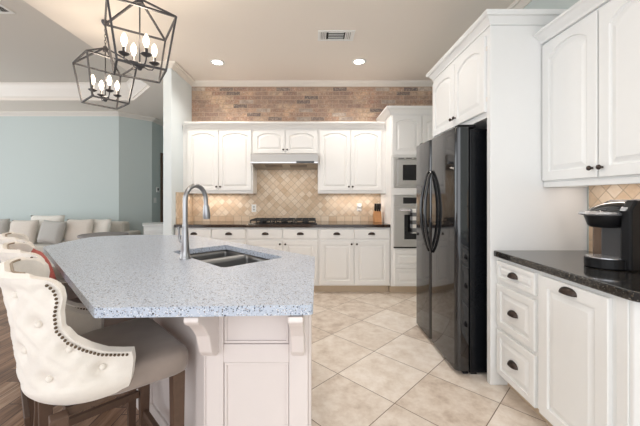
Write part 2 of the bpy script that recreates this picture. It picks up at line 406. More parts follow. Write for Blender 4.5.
# baseboards in the living area
bb = [(0, 0), (.014, 0), (.014, .12), (.006, .135), (0, .135)]
bm = BM(); sweep(bm, bb, [(-3.539, 7.27), (-3.539, 6.899), (-3.989, YL-.001), (-9, YL-.001)]); struct('baseboard_living', bm, 'trim')

# ------------------------------------------------------------------ cabinet pieces (local frame: front faces -y)
def outline(x0, x1, z0, z1, rise, n=13):
    """closed outline, arched top when rise > 0"""
    pts = [(x0, z0), (x1, z0)]
    for i in range(n):
        s = i/(n-1); x = x1+(x0-x1)*s; q = abs(2*s-1)
        h = 0 if rise == 0 else rise*(1-q**2.3)
        pts.append((x, z1-rise+h))
    return pts
def door_bm(w, h, rise=0.0, fr=0.055, t=0.02):
    """raised panel door; x from 0..w, z 0..h, back at y=0, front at y=-t"""
    bm = BM(); n = 13
    def ring(pts, y): return [bm.verts.new((x, y, z)) for x, z in pts]
    back = ring(outline(0, w, 0, h, 0), 0)
    e0 = ring(outline(0, w, 0, h, 0), -t+.004); e1 = ring(outline(.004, w-.004, .004, h-.004, 0), -t)
    f = fr; tr = fr if rise == 0 else fr*.85
    A = ring(outline(f, w-f, f, h-tr, rise), -t)
    B = ring(outline(f+.004, w-f-.004, f+.004, h-tr-.004, rise), -t+.011)
    g = .012; C_ = ring(outline(f+g, w-f-g, f+g, h-tr-g, rise), -t+.011)
    k = min(.035, (min(w, h)-2*f)*.25)
    D = ring(outline(f+g+k*.75, w-f-g-k*.75, f+g+k*.75, h-tr-g-k*.75, rise), -t+.001)
    rs = [back, e0, e1, A, B, C_, D]
    for a, b in zip(rs, rs[1:]):
        for i in range(len(a)):
            j = (i+1) % len(a); bm.faces.new((a[i], a[j], b[j], b[i]))
    bm.faces.new(back[::-1]); bm.faces.new(D)
    return bm
def shift(bm, x, y, z):
    bmesh.ops.translate(bm, verts=bm.verts[:], vec=(x, y, z)); return bm
def knob(parent, x, y, z, r=.014):
    bm = BM(); lathe(bm, [(.006, .0), (.005, -.010), (r*.75, -.014), (r, -.020), (r*.9, -.026), (r*.4, -.030), (0, -.031)], (x, y, z), 'Y', 14)
    obj('knob', bm, 'bronze', parent, smooth=True)
def pull(parent, x, y, z, w=.09, h=.032, d=.026):
    """bin cup pull: closed dome on top, open below"""
    bm = BM(); nu, nv = 14, 7; g = []
    for i in range(nu+1):
        a = PI*i/nu; row = []
        for j in range(nv+1):
            b = (PI/2)*j/nv
            row.append(bm.verts.new((x-math.cos(a)*w/2*(1-.12*math.sin(b)), y-d*math.sin(b)*math.sin(a)**.6 if 0 < i < nu else y-.001, z-h*.4+h*math.sin(a)**.8*math.cos(b) if 0 < i < nu else z-h*.4)))
        g.append(row)
    for i in range(nu):
        for j in range(nv):
            try: bm.faces.new((g[i][j], g[i+1][j], g[i+1][j+1], g[i][j+1]))
            except ValueError: pass
    bmesh.ops.remove_doubles(bm, verts=bm.verts[:], dist=1e-5)
    o = obj('cup_pull', bm, 'bronze', parent, smooth=True)
    m = o.modifiers.new('s', 'SOLIDIFY'); m.thickness = .003; m.offset = 0
    return o
def door(parent, x0, x1, z0, z1, rise, mat, y=0, kn=None, fr=.055, nm='door'):
    o = obj(nm, shift(door_bm(x1-x0, z1-z0, rise, fr), x0, y, z0), mat, parent)
    if kn: knob(o, kn[0], y-.02, kn[1])
    return o
def drawer(parent, x0, x1, z0, z1, mat, y=0, panel=False, fr=.03):
    if panel: o = obj('drawer', shift(door_bm(x1-x0, z1-z0, 0, fr), x0, y, z0), mat, parent)
    else:
        bm = BM(); box(bm, x0, x1, y-.02, y, z0, z1); o = obj('drawer', bm, mat, parent, bev=.006)
    return o
def rot(a): return a

# ---- back wall base cabinets (front of carcass y = 4.16)
FY = 4.16
def base_cab(xa, xb, label, doors, drawers):
    t = thing('base_cabinet', label, 'cabinet', (xa, FY, 0), 0, 'base cabinets on the back wall')
    w = xb-xa
    bm = BM(); box(bm, 0, w, 0, .595, .10, .872); obj('carcass', bm, 'cab', t)
    bm = BM(); box(bm, 0, w, .07, .09, 0, .099); obj('toe_kick', bm, 'toe', t)
    for a, b in drawers:
        d = drawer(t, a-xa, b-xa, .728, .852, 'cab'); pull(d, (a+b)/2-xa, -.02, .79)
    for k, (a, b) in enumerate(doors):
        kx = (b-.03 if k % 2 == 0 else a+.03)-xa
        door(t, a-xa, b-xa, .118, .698, 0, 'cab', 0, (kx, .655))
    return t
base_cab(-1.825, -.875, 'cream base cabinet left of the cooktop, partly behind the faucet', [(-1.80, -1.345), (-1.335, -.893)], [(-1.80, -1.345), (-1.335, -.893)])
base_cab(-.874, .072, 'cream base cabinet under the black gas cooktop', [(-.858, -.405), (-.395, .058)], [(-.858, -.405), (-.395, .058)])
base_cab(.073, 1.018, 'cream base cabinet below the knife block, nearest the wall oven', [(.09, .537), (.547, 1.0)], [(.09, .537), (.547, 1.0)])
bm = BM(); prism(bm, [(XS+.013, 4.118), (1.018, 4.118), (1.018, YB-.014), (XS+.013, YB-.014)], .8735, .914)
tag(obj('countertop', bm, 'granite_b', bev=.006), 'dark brown granite counter along the tiled back wall', 'countertop')

# ---- back wall upper cabinets (front of carcass y = 4.44)
UY = 4.44
def wall_cab(xa, xb, z0, z1, label, doors, dz0, dz1, rise, kz):
    t = thing('wall_cabinet', label, 'cabinet', (xa, UY, z0), 0, 'arched-door wall cabinets on the back wall')
    w = xb-xa; bm = BM(); box(bm, 0, w, 0, YB-.0135-UY, 0, z1-z0); obj('carcass', bm, 'cab', t, bev=.002)
    for k, (a, b) in enumerate(doors):
        kx = (b-.022 if k % 2 == 0 else a+.022)-xa
        door(t, a-xa, b-xa, dz0-z0, dz1-z0, rise, 'cab', 0, (kx, kz-z0), fr=.05)
    return t
wall_cab(-1.80, -.848, 1.325, 2.24, 'tall two-door wall cabinet left of the range hood', [(-1.765, -1.335), (-1.325, -.868)], 1.365, 2.218, .045, 1.42)
wall_cab(-.847, .070, 1.872, 2.24, 'short two-door wall cabinet directly above the range hood', [(-.832, -.395), (-.385, .056)], 1.888, 2.218, .045, 1.94)
wall_cab(.071, 1.0, 1.325, 2.24, 'tall two-door wall cabinet right of the range hood', [(.095, .525), (.535, .965)], 1.365, 2.218, .045, 1.42)
bm = BM(); sweep(bm, crown_prof(2.325, .084, .07), [(1.0, UY-.001), (-1.80, UY-.001)])
box(bm, -1.80, 1.0, UY, YB-.014, 2.2405, 2.2995)
tag(obj('cabinet_cornice', bm, 'cab'), 'cream cornice running along the top of the back wall cabinets under the brick', 'cornice')
bm = BM(); box(bm, 1.0005, 1.0225, UY+.0, YB-.014, 1.325, 2.3); box(bm, XS+.0015, -1.8005, UY, YB-.014, 1.345, 2.3)
struct('trim_5', bm, 'cab')

# ---- oven tower
OX0, OX1, OY = 1.024, XR-.001, 4.13
t = thing('oven_tower_cabinet', 'tall cream cabinet housing the microwave and wall oven', 'cabinet', (OX0, OY, 0))
W = OX1-OX0
bm = BM(); D = YB-.014-OY
box(bm, 0, .035, 0, D, .10, 2.36); box(bm, W-.035, W, 0, D, .10, 2.36); box(bm, .035, W-.035, D-.02, D, .10, 2.36)
for a, b in ((.10, .335), (.335, .6), (1.302, 1.395), (1.80, 2.36)): box(bm, .035, W-.035, 0, D-.02, a, b)
obj('carcass', bm, 'cab', t)
bm = BM(); box(bm, 0, W, .07, .09, 0, .099); obj('toe_kick', bm, 'toe', t)
door(t, .012, .40, 1.825, 2.335, .04, 'cab', 0, (.37, 1.88), .05); door(t, .41, W-.012, 1.825, 2.335, .04, 'cab', 0, (.44, 1.88), .05)
for a, b in ((.118, .332), (.343, .57)):
    d = drawer(t, .04, W-.04, a, b, 'cab', 0, True, .04); pull(d, W/2, -.02, (a+b)/2)
bm = BM(); sweep(bm, crown_prof(2.456, .096, .07), [(W, 0), (0, 0), (0, D)]); box(bm, 0, W, 0, D, 2.3605, 2.40)
obj('cornice', bm, 'cab', t)
# microwave
t = thing('microwave', 'stainless built-in microwave above the wall oven', 'microwave', (1.06, OY, 1.398))
w_ = .766
bm = BM(); box(bm, .002, w_-.002, .001, .4, .002, .398); obj('body', bm, 'steel', t)
bm = BM()
for a in ((0, w_, 0, .03), (0, w_, .37, .40), (0, .045, .03, .37), (w_-.045, w_, .03, .37)): box(bm, a[0], a[1], -.014, 0, a[2], a[3])
obj('trim_frame', bm, 'steel', t, bev=.002)
bm = BM(); box(bm, .05, .56, -.02, -.001, .035, .365); d = obj('door', bm, 'steel', t, bev=.003)
bm = BM(); box(bm, .115, .50, -.023, -.0205, .095, .30); obj('window', bm, 'dglass', d)
bm = BM(); box(bm, .565, w_-.05, -.018, -.001, .035, .365); obj('control_panel', bm, 'dglass', t)
bm = BM(); [box(bm, .06+i*.1, .135+i*.1, -.0155, -.0145, .38, .388) for i in range(6)]; obj('vent_slots', bm, 'dark', t)
# wall oven
t = thing('wall_oven', 'stainless wall oven with a checked towel on its handle', 'oven', (1.06, OY, .604))
bm = BM(); box(bm, .002, w_-.002, .001, .55, .002, .69); obj('body', bm, 'steel', t)
bm = BM(); box(bm, 0, w_, -.02, 0, .555, .693); p = obj('control_panel', bm, 'steel', t, bev=.003)
bm = BM(); box(bm, .12, w_-.12, -.0225, -.0205, .585, .665); d_ = obj('display', bm, 'dglass', p)
bm = BM(); box(bm, 0, w_, -.035, 0, .02, .547); d = obj('door', bm, 'steel', t, bev=.004)
bm = BM(); box(bm, .13, w_-.13, -.038, -.0355, .12, .44); obj('window', bm, 'dglass', d)
bm = BM(); tube(bm, [(.06, -.085, .50), (w_-.06, -.085, .50)], .012); tube(bm, [(.09, -.034, .50), (.09, -.085, .50)], .009); tube(bm, [(w_-.09, -.034, .50), (w_-.09, -.085, .50)], .009)
obj('handle', bm, 'silver', d, smooth=True)
bm = BM(); box(bm, 0, w_, -.015, 0, 0, .018); obj('bottom_vent', bm, 'dark', t)
# towel draped over the handle bar
bm = BM(); rows = []
cs = [(-.004, -.33)]+[(-.0135+.001*math.sin(i*1.3), -.33+i*.033) for i in range(1, 10)]+[(-.013, 0), (-.010, .011), (0, .0155), (.010, .011), (.013, 0)]+[(.014, -i*.035) for i in range(1, 8)]
for x in range(9):
    xx = 1.255+x*.0125
    rows.append([bm.verts.new((xx, OY-.085+c[0]*1.05-(.006*math.sin(x*1.1) if c[1] < -.05 and c[0] < 0 else 0), 1.104+c[1])) for c in cs[1:]])
for A, B in zip(rows, rows[1:]):
    for i in range(len(A)-1): bm.faces.new((A[i], A[i+1], B[i+1], B[i]))
o = obj('dish_towel', bm, 'check', smooth=True); m = o.modifiers.new('s', 'SOLIDIFY'); m.thickness = .003; m.offset = 0
tag(o, 'black and white checked towel hanging from the wall oven handle', 'towel')

# ---- range hood
t = thing('range_hood', 'slim stainless under-cabinet range hood above the cooktop', 'range hood', (-.845, 4.25, 1.69))
hw = .915
bm = BM(); prof = [(0, .045), (.0, .17), (.19, .180), (.50, .180), (.50, 0.0), (.44, .0), (.04, .045)]
prism_ax(bm, prof, (0, 0, 0), (0, 1, 0), (0, 0, 1), (1, 0, 0), hw); obj('canopy', bm, 'hood', t, bev=.003)
bm = BM(); box(bm, 0, hw, -.012, -.0005, .040, .062); obj('front_lip', bm, 'silver', t, bev=.003)
bm = BM(); box(bm, .62, .86, -.016, -.0125, .043, .070); obj('control_strip', bm, 'dglass', t, bev=.002)
for a in (.17, .52):
    bm = BM(); prism_ax(bm, [(.14, .0327), (.30, .0147), (.30, .0127), (.14, .0307)], (a, 0, 0), (0, 1, 0), (0, 0, 1), (1, 0, 0), .24)
    obj('filter', bm, 'bronze', t)
# ---- cooktop
t = thing('gas_cooktop', 'black gas cooktop with cast iron grates on the brown counter', 'cooktop', (-.405, 4.44, .9145))
bm = BM(); box(bm, -.46, .46, -.26, .26, 0, .012); obj('glass_top', bm, 'black_gloss', t, bev=.004)
for k, cx in enumerate((-.30, 0, .30)):
    bm = BM(); z = .045
    for x in (-.135, -.045, .045, .135): box(bm, cx+x-.006, cx+x+.006, -.22, .22, z-.006, z+.008)
    for y in (-.22, -.11, 0, .11, .22): box(bm, cx-.141, cx+.141, y-.006, y+.006, z-.006, z+.006)
    for x in (-.135, .135):
        for y in (-.21, .21): box(bm, cx+x-.007, cx+x+.007, y-.007, y+.007, .0125, z)
    obj('grate', bm, 'cast', t)
for x, y in ((-.30, -.11), (-.30, .11), (0, 0), (.30, -.11), (.30, .11)):
    bm = BM(); lathe(bm, [(.045, .0125), (.045, .02), (.03, .022), (.03, .032), (0, .033)], (x, y, 0)); obj('burner', bm, 'cast', t, smooth='auto')
for i in range(5):
    bm = BM(); lathe(bm, [(.015, .0125), (.015, .03), (0, .031)], (-.12+i*.06, -.243, 0), seg=14); obj('control_knob', bm, 'black', t, smooth='auto')
# ---- knife block
t = thing('knife_block', 'tan wooden knife block with black handled knives on the back counter', 'knife block', (.935, 4.56, .9145), 0)
bm = BM(); prism_ax(bm, [(-.07, 0), (.07, 0), (.085, .10), (.02, .165), (-.035, .15)], (-.05, 0, 0), (0, 1, 0), (0, 0, 1), (1, 0, 0), .10); obj('block', bm, 'knifewood', t, bev=.004)
for i in range(3):
    for j in range(2):
        bm = BM(); x = -.032+i*.032; y = -.012+j*.042; z = .150+j*.0
        tube(bm, [(x, y+.0, z), (x, y-.02, z+.06), (x, y-.03, z+.115)], .010, square=True, radii=[.008, .011, .009]); obj('knife', bm, 'black', t, bev=.002)
# ---- outlets
def outlet(name, x, z, lab, plug=False):
    t = thing(name, lab, 'outlet', (x, YB-.0125, z))
    bm = BM(); box(bm, -.036, .036, -.006, 0, -.058, .058); obj('plate', bm, 'white_pl', t, bev=.002)
    for s in (-.02, .02):
        bm = BM(); box(bm, -.014, .014, -.0075, -.0062, s-.012, s+.012); obj('socket', bm, 'pillow_grey', t)
    return t
outlet('wall_outlet', -.895, 1.105, 'white outlet on the tile left of the cooktop')
outlet('wall_outlet', .70, 1.12, 'white outlet on the tile behind the plug-in freshener')
t = thing('plug_in_freshener', 'small white plug-in freshener in the outlet left of the knife block', 'air freshener', (.70, YB-.0205, 1.115))
bm = BM(); lathe(bm, [(.02, 0), (.03, -.012), (.028, -.04), (.015, -.05), (0, -.052)], (0, 0, .015), 'Y', 16); obj('housing', bm, 'white_pl', t, smooth=True)
bm = BM(); lathe(bm, [(.016, -.045), (.022, -.03), (.022, -.01), (.012, 0)], (0, -.026, -.01), 'Z', 14); obj('refill', bm, 'pillow_cream', t, smooth=True)

# ------------------------------------------------------------------ refrigerator and its surround
t = thing('refrigerator_surround', 'tall white cabinet surround enclosing the black refrigerator', 'cabinet', (1.203, 2.13, 0))
W = XR-1.203-.001
bm = BM(); box(bm, 0, W, 0, .02, 0, 2.44); obj('side_panel', bm, 'cabw', t, bev=.002)
bm = BM(); box(bm, 0, .03, .0205, .04, 0, 2.44); obj('stile', bm, 'cabw', t)
bm = BM(); box(bm, 0, W, .99, 1.01, 0, 2.44); obj('side_panel', bm, 'cabw', t, bev=.002)
bm = BM(); box(bm, .001, W, .041, .9895, 1.825, 2.4395); obj('carcass', bm, 'cabw', t)
# doors face -x: a child empty would be a level too many, so rotate the meshes
def rot_door(parent, y0, y1, z0, z1, rise, mat, x=0, kn=None, fr=.055, nm='door', panel=True, rail=None):
    """door on a face that looks towards -x; local x runs towards the camera (-y)"""
    w = y1-y0
    if panel: bm = door_bm(w, z1-z0, rise, fr)
    bmesh.ops.transform(bm, matrix=Matrix.Translation((x, y1, z0)) @ Matrix.Rotation(-PI/2, 4, 'Z'), verts=bm.verts[:])
    return obj(nm, bm, mat, parent)
def knob_x(parent, x, y, z, r=.014):
    bm = BM(); lathe(bm, [(.006, .0), (.005, -.010), (r*.75, -.014), (r, -.020), (r*.9, -.026), (r*.4, -.030), (0, -.031)], (x, y, z), 'X', 14)
    obj('knob', bm, 'bronze', parent, smooth=True)
d = rot_door(t, .045, .50, 1.865, 2.39, .05, 'cabw', 0); knob_x(d, -.02, .475, 1.93)
d = rot_door(t, .51, .98, 1.865, 2.39, .05, 'cabw', 0); knob_x(d, -.02, .535, 1.93)
for z in (1.95, 2.30):
    bm = BM(); box(bm, -.006, 0, .036, .0445, z-.015, z+.015); obj('hinge', bm, 'trim', t)
bm = BM(); sweep(bm, crown_prof(2.518, .078, .055), [(W, 0), (0, 0), (0, 1.01), (W, 1.01)]); box(bm, 0, W, 0, 1.01, 2.4405, 2.47)
obj('cornice', bm, 'cabw', t)

t = thing('refrigerator', 'glossy black side-by-side refrigerator in the white surround', 'refrigerator', (1.02, 2.24, 0))
bm = BM(); box(bm, .105, .81, .012, .873, .014, 1.765); obj('body', bm, 'black_side', t, bev=.004)
bm = BM(); box(bm, .115, .16, .02, .865, 0, .0135); obj('base_grille', bm, 'black', t)
def fdoor(y0, y1):
    bm = BM(); pts = []
    w = y1-y0; r = .035
    def arc(cx, cy, a0, a1, n=6): return [(cx+r*math.cos(a0+(a1-a0)*i/n), cy+r*math.sin(a0+(a1-a0)*i/n)) for i in range(n+1)]
    pts = [(.092, y0), (.092, y1)]+arc(r, y1-r, PI/2, PI)+arc(r, y0+r, PI, 1.5*PI)
    prism(bm, pts, .032, 1.775)
    return obj('door', bm, 'black_gloss', t, smooth='auto', bev=.003)
d1 = fdoor(0, .484); d2 = fdoor(.490, .885)
for d, y, s in ((d1, .452, -1), (d2, .522, 1)):
    pts = []; n = 18
    for i in range(n+1):
        q = i/n; b = math.sin(PI*q)**.8
        pts.append((.0-.004-.062*b, y+s*.012*b, .80+q*.70))
    bm = BM(); tube(bm, pts, .013, 10, radii=[.009+.006*math.sin(PI*i/n) for i in range(n+1)]); obj('handle', bm, 'black_gloss', d, smooth=True)
for y in (.03, .80):
    bm = BM(); box(bm, .03, .16, y, y+.06, 1.777, 1.80); obj('hinge_cover', bm, 'black', t, bev=.006)
for y in (.03, .84):
    bm = BM(); lathe(bm, [(.022, 0), (.022, .03)], (.13, y+.01, 0), 'Z', 12) if False else box(bm, .06, .10, y-.01, y+.03, .0, .0315); obj('foot', bm, 'black', t, bev=.006)

# ------------------------------------------------------------------ right-hand run
FX = 1.25
t = thing('drawer_base_cabinet', 'white base cabinet of three stacked drawers beside the refrigerator panel', 'cabinet', (FX, 1.735, 0))
bm = BM(); box(bm, 0, XR-FX-.001, .0, .394, .10, .872); obj('carcass', bm, 'cabw', t)
bm = BM(); box(bm, .07, .09, 0, .394, 0, .099); obj('toe_kick', bm, 'toe', t)
def pull_x(parent, x, y, z, w=.085):
    o = pull(parent, 0, 0, 0, w)
    me = o.data; me.transform(Matrix.Translation((x, y, z)) @ Matrix.Rotation(-PI/2, 4, 'Z')); return o
for a, b in ((.725, .852), (.415, .697), (.10, .39)):
    d = rot_door(t, .012, .372, a, b, 0, 'cabw', 0, fr=.026 if b-a < .2 else .04, nm='drawer'); pull_x(d, -.02, .192, (a+b)/2+.002)
t = thing('pull_out_base_cabinet', 'white base cabinet with one tall door carrying a top cup pull', 'cabinet', (FX, 1.225, 0))
bm = BM(); prism(bm, [(0, .5095), (0, .0), (.115, -.115), (XR-FX-.001, -.115), (XR-FX-.001, .5095)], .10, .872); obj('carcass', bm, 'cabw', t, bev=.004)
bm = BM(); prism(bm, [(.07, .5095), (.07, .03), (.15, -.05), (.17, -.05), (.09, .04), (.09, .5095)], 0, .099); obj('toe_kick', bm, 'toe', t)
d = rot_door(t, .085, .487, .10, .852, 0, 'cabw', 0, fr=.06); pull_x(d, -.02, .287, .82, .10)
bm = BM(); prism_ax(bm, [(0, 0), (.05, 0), (.05, .772), (0, .772)], (-.006, .065, .10), (0, -1, 0), (0, 0, 1), (1, 0, 0), .006); obj('corner_post', bm, 'cabw', t, bev=.004)
def rounded(pts, r, n=6):
    out = []; m = len(pts)
    for i, p in enumerate(pts):
        p = Vector(p[:2]); rr = pts[i][2] if len(pts[i]) > 2 else r
        a = Vector(pts[i-1][:2]); b = Vector(pts[(i+1) % m][:2])
        if rr <= 0: out.append(tuple(p)); continue
        da, db = (a-p).normalized(), (b-p).normalized()
        ang = da.angle(db); tl = min(rr/math.tan(ang/2), (a-p).length*.45, (b-p).length*.45)
        s, e = p+da*tl, p+db*tl
        for k in range(n+1):
            q = k/n; out.append(tuple(s*(1-q)**2+p*2*q*(1-q)+e*q*q))
    return out
bm = BM(); prism(bm, rounded([(1.222, 2.129, 0), (1.222, 1.20, .06), (1.355, 1.067, .06), (XR-.012, 1.067, 0), (XR-.012, 2.129, 0)], 0), .8735, .914)
tag(obj('countertop', bm, 'granite', bev=.007), 'polished black speckled granite counter under the coffee maker', 'countertop')
# upper cabinet
UX = 1.566
t = thing('wall_cabinet', 'large white arched-door wall cabinet above the coffee maker', 'cabinet', (UX, 1.30, 1.34))
bm = BM(); box(bm, 0, XR-UX-.001, 0, .829, .035, .97); obj('carcass', bm, 'cabw', t)
bm = BM(); box(bm, -.004, .018, 0, .829, 0, .0345); box(bm, .0185, XR-UX-.012, .811, .829, 0, .0345); obj('light_rail', bm, 'cabw', t, bev=.003)
d = rot_door(t, .412, .822, .042, .955, .06, 'cabw', 0, fr=.06); knob_x(d, -.02, .437, .095)
d = rot_door(t, .004, .402, .042, .955, .06, 'cabw', 0, fr=.06); knob_x(d, -.02, .377, .095)
bm = BM(); sweep(bm, [(0, .97), (.02, .97), (.026, .985), (.045, 1.0), (.06, 1.015), (.075, 1.022), (.075, 1.035), (0, 1.035)], [(0, 0), (0, .829)]); box(bm, 0, XR-UX-.001, 0, .829, .9705, 1.0)
obj('cornice', bm, 'cabw', t)

# ------------------------------------------------------------------ coffee maker
t = thing('coffee_maker', 'black single-cup coffee maker with silver handle on the granite counter', 'coffee maker', (1.545, 1.625, .9145), -PI/2+.16)
# local: front faces -y (towards the room), x towards the camera
bm = BM(); n = 20
pts = [(.10, .15), (-.09, .15), (-.09, -.02)]+[(-.09*math.cos(PI*i/n), -.02-.105*math.sin(PI*i/n)) for i in range(1, n)]+[(.10, -.02)]
prism(bm, pts, 0, .05); obj('base', bm, 'black', t, bev=.006)
bm = BM(); lathe(bm, [(.075, .0505), (.075, .055), (.06, .056), (0, .056)], (0, -.045, 0)); obj('drip_tray', bm, 'silver', t, smooth='auto')
bm = BM(); box(bm, -.045, .062, -.01, .02, .0505, .24); obj('column', bm, 'column', t, bev=.008)
bm = BM(); prof = [(-.035, .0), (.16, .0), (.165, .22), (.155, .30), (.12, .335), (.05, .35), (-.0, .345), (-.035, .30)]
prism_ax(bm, prof, (.0625, 0, .001), (0, 1, 0), (0, 0, 1), (1, 0, 0), .05); obj('side_housing', bm, 'black', t, bev=.01)
bm = BM(); prism_ax(bm, [(.0205, 0), (.16, 0), (.165, .22), (.155, .30), (.12, .335), (.06, .345), (.0205, .33)], (-.06, 0, .0505), (0, 1, 0), (0, 0, 1), (1, 0, 0), .122)
bmesh.ops.translate(bm, verts=bm.verts[:], vec=(0, 0, -.049)); obj('rear_housing', bm, 'black', t, bev=.01)
bm = BM(); lathe(bm, [(0, .205), (.055, .205), (.066, .215), (.080, .262), (.080, .268), (0, .268)], (-.01, -.035, 0), seg=28); obj('brew_head', bm, 'black', t, smooth='auto')
bm = BM(); rings = []
for r_, z_ in ((.094, .2685), (.098, .275), (.09, .285), (.05, .288)):
    rings.append([bm.verts.new((r_*math.cos(2*PI*i/32)*.88-.01, -.042+r_*math.sin(2*PI*i/32)*(1.18 if math.sin(2*PI*i/32) < 0 else .8), z_)) for i in range(32)])
for A, B in zip(rings, rings[1:]):
    for i in range(32): bm.faces.new((A[i], A[(i+1) % 32], B[(i+1) % 32], B[i]))
bm.faces.new(rings[0][::-1]); bm.faces.new(rings[-1]); obj('handle', bm, 'silver', t, smooth='auto')
bm = BM(); nu = 16
g = []
for i in range(nu+1):
    q = i/nu; y = -.095+q*.24; z = .289+.052*math.sin(min(1, q*1.15)*PI*.62)**1.0
    g.append([bm.verts.new((x*(.080 if q > .25 else .055+.1*q), y, z-(abs(x)**3)*.018)) for x in (-1, -.75, -.4, 0, .4, .75, 1)])
for A, B in zip(g, g[1:]):
    for i in range(6): bm.faces.new((A[i], A[i+1], B[i+1], B[i]))
o = obj('lid', bm, 'black_gloss', t, smooth=True); m = o.modifiers.new('s', 'SOLIDIFY'); m.thickness = .02; m.offset = -1
bm = BM(); prism_ax(bm, [(-.05, .292), (-.03, .31), (.11, .356), (.11, .348), (-.02, .294)], (.066, 0, 0), (0, 1, 0), (0, 0, 1), (1, 0, 0), .03); kp = obj('control_strip', bm, 'silver', t, bev=.002)
bm = BM(); box(bm, -.115, -.0605, .02, .15, .03, .29); obj('water_tank', bm, 'cup_smoke', t, bev=.008)

# ------------------------------------------------------------------ island
ctr = [(-.713, 1.023, .015), (.0, 1.050, .02), (.012, 1.905, .03), (-1.13, 2.975, .12), (-1.70, 3.0, .25), (-2.03, 2.86, .2), (-1.96, 2.28, .06)]
top = rounded(ctr, 0)
# sink cutout rectangle turned 45 degrees
SCX, SCY, SU, SV = -.5575, 1.9845, .343, .2015
U = Vector((1, -1))/R2; V = Vector((1, 1))/R2
def sp(u, v): p = Vector((SCX, SCY))+U*u+V*v; return (p.x, p.y)
cut = rounded([(*sp(-SU, -SV), .035), (*sp(SU, -SV), .035), (*sp(SU, SV), .035), (*sp(-SU, SV), .035)], .03, 4)
def slab_with_hole(name, outer, inner, z0, z1, mat):
    bm = BM(); layers = []
    for z in (z0, z1):
        o_ = [bm.verts.new((x, y, z)) for x, y in outer]; i_ = [bm.verts.new((x, y, z)) for x, y in inner]
        eo = [bm.edges.new((o_[k], o_[(k+1) % len(o_)])) for k in range(len(o_))]
        ei = [bm.edges.new((i_[k], i_[(k+1) % len(i_)])) for k in range(len(i_))]
        bmesh.ops.triangle_fill(bm, edges=eo+ei, use_beauty=True)
        layers.append((o_, i_))
    for j in (0, 1):
        a, b = layers[0][j], layers[1][j]
        for k in range(len(a)): bm.faces.new((a[k], a[(k+1) % len(a)], b[(k+1) % len(a)], b[k]))
    return obj(name, bm, mat, bev=.004)
o = slab_with_hole('island_countertop', top, cut, .880, .914, 'quartz'); tag(o, 'large angled speckled grey quartz island countertop around the sink', 'countertop')
body = [(-.432, 1.28), (-.02, 1.28), (-.02, 1.86), (-1.17, 2.92), (-1.70, 2.94), (-1.90, 2.80), (-1.84, 2.688)]
t = thing('kitchen_island', 'pale pinkish white kitchen island base with framed panels and corbels', 'island', (0, 0, 0))
bm = BM(); a = []
inner = [sp(-.37, -.24), sp(.36, -.24), sp(.36, .245), sp(-.37, .245)]
# hollow box: walls only, so the sink bowls hang inside
def wall_ring(pts, th, z0, z1):
    b = BM(); sweep(b, [(0, z0), (0, z1), (th, z1), (th, z0)], pts, True); return b
obj('carcass', wall_ring(body, .02, 0.0, .875), 'island', t)
def face_frame(p, q, rails, stiles, pr=.012, nm='face_frame', z0=.0, z1=.875):
    p, q = Vector(p), Vector(q); d = (q-p); L = d.length; d.normalize(); nrm = Vector((d.y, -d.x))
    bm = BM()
    for a, b in stiles: prism_ax(bm, [(a, z0), (b, z0), (b, z1), (a, z1)], (p.x, p.y, 0), (d.x, d.y, 0), (0, 0, 1), (nrm.x, nrm.y, 0), pr)
    for i in range(len(stiles)-1):
        for a, b in rails: prism_ax(bm, [(stiles[i][1], a), (stiles[i+1][0], a), (stiles[i+1][0], b), (stiles[i][1], b)], (p.x, p.y, 0), (d.x, d.y, 0), (0, 0, 1), (nrm.x, nrm.y, 0), pr)
    return obj(nm, bm, 'island', t, bev=.003)
rl = [(0, .14), (.605, .68), (.835, .875)]
face_frame(body[0], body[1], rl, [(0, .07), (.335, .412)])
L = math.hypot(-.432+1.84, 1.28-2.688)
face_frame(body[-1], body[0], [(0, .14), (.80, .875)], [(0, .08), (L*.33-.04, L*.33+.04), (L*.66-.04, L*.66+.04), (L-.08, L)])
face_frame(body[1], body[2], [(0, .10), (.66, .70), (.84, .875)], [(0, .05), (.53, .58)])
L2 = (Vector(body[3])-Vector(body[2])).length
for i in range(4):
    a = .04+i*(L2-.08)/4; b = a+(L2-.08)/4-.01
    d = Vector(body[3])-Vector(body[2]); d.normalize(); nr = Vector((d.y, -d.x)); p0 = Vector(body[2])+d*a
    b_ = door_bm(b-a, .72, 0, .055); ang = math.atan2(d.y, d.x)
    bmesh.ops.transform(b_, matrix=Matrix.Translation((p0.x, p0.y, .12)) @ Matrix.Rotation(ang, 4, 'Z'), verts=b_.verts[:]); obj('door', b_, 'island', t)
# panel mouldings on the front face
for z0, z1 in ((.682, .833), (.142, .603)):
    bm = BM(); x0, x1 = -.359, -.099
    for a in ((x0, x1, z0, z0+.010), (x0, x1, z1-.010, z1), (x0, x0+.010, z0+.01, z1-.01), (x1-.010, x1, z0+.01, z1-.01)): box(bm, a[0], a[1], 1.272, 1.2795, a[2], a[3])
    obj('panel_moulding', bm, 'island', t, bev=.002)
def corbel(xc, y1):
    bm = BM(); pts = [(0, .875), (-.225, .875), (-.23, .86), (-.215, .845), (-.185, .83), (-.15, .80), (-.118, .765), (-.10, .725), (-.085, .69), (-.06, .665), (-.035, .652), (-.02, .645), (0, .645)]
    prism_ax(bm, pts, (xc-.025, y1, 0), (0, 1, 0), (0, 0, 1), (1, 0, 0), .05); obj('corbel', bm, 'island', t, bev=.004)
corbel(-.405, 1.2675); corbel(-.058, 1.2675)

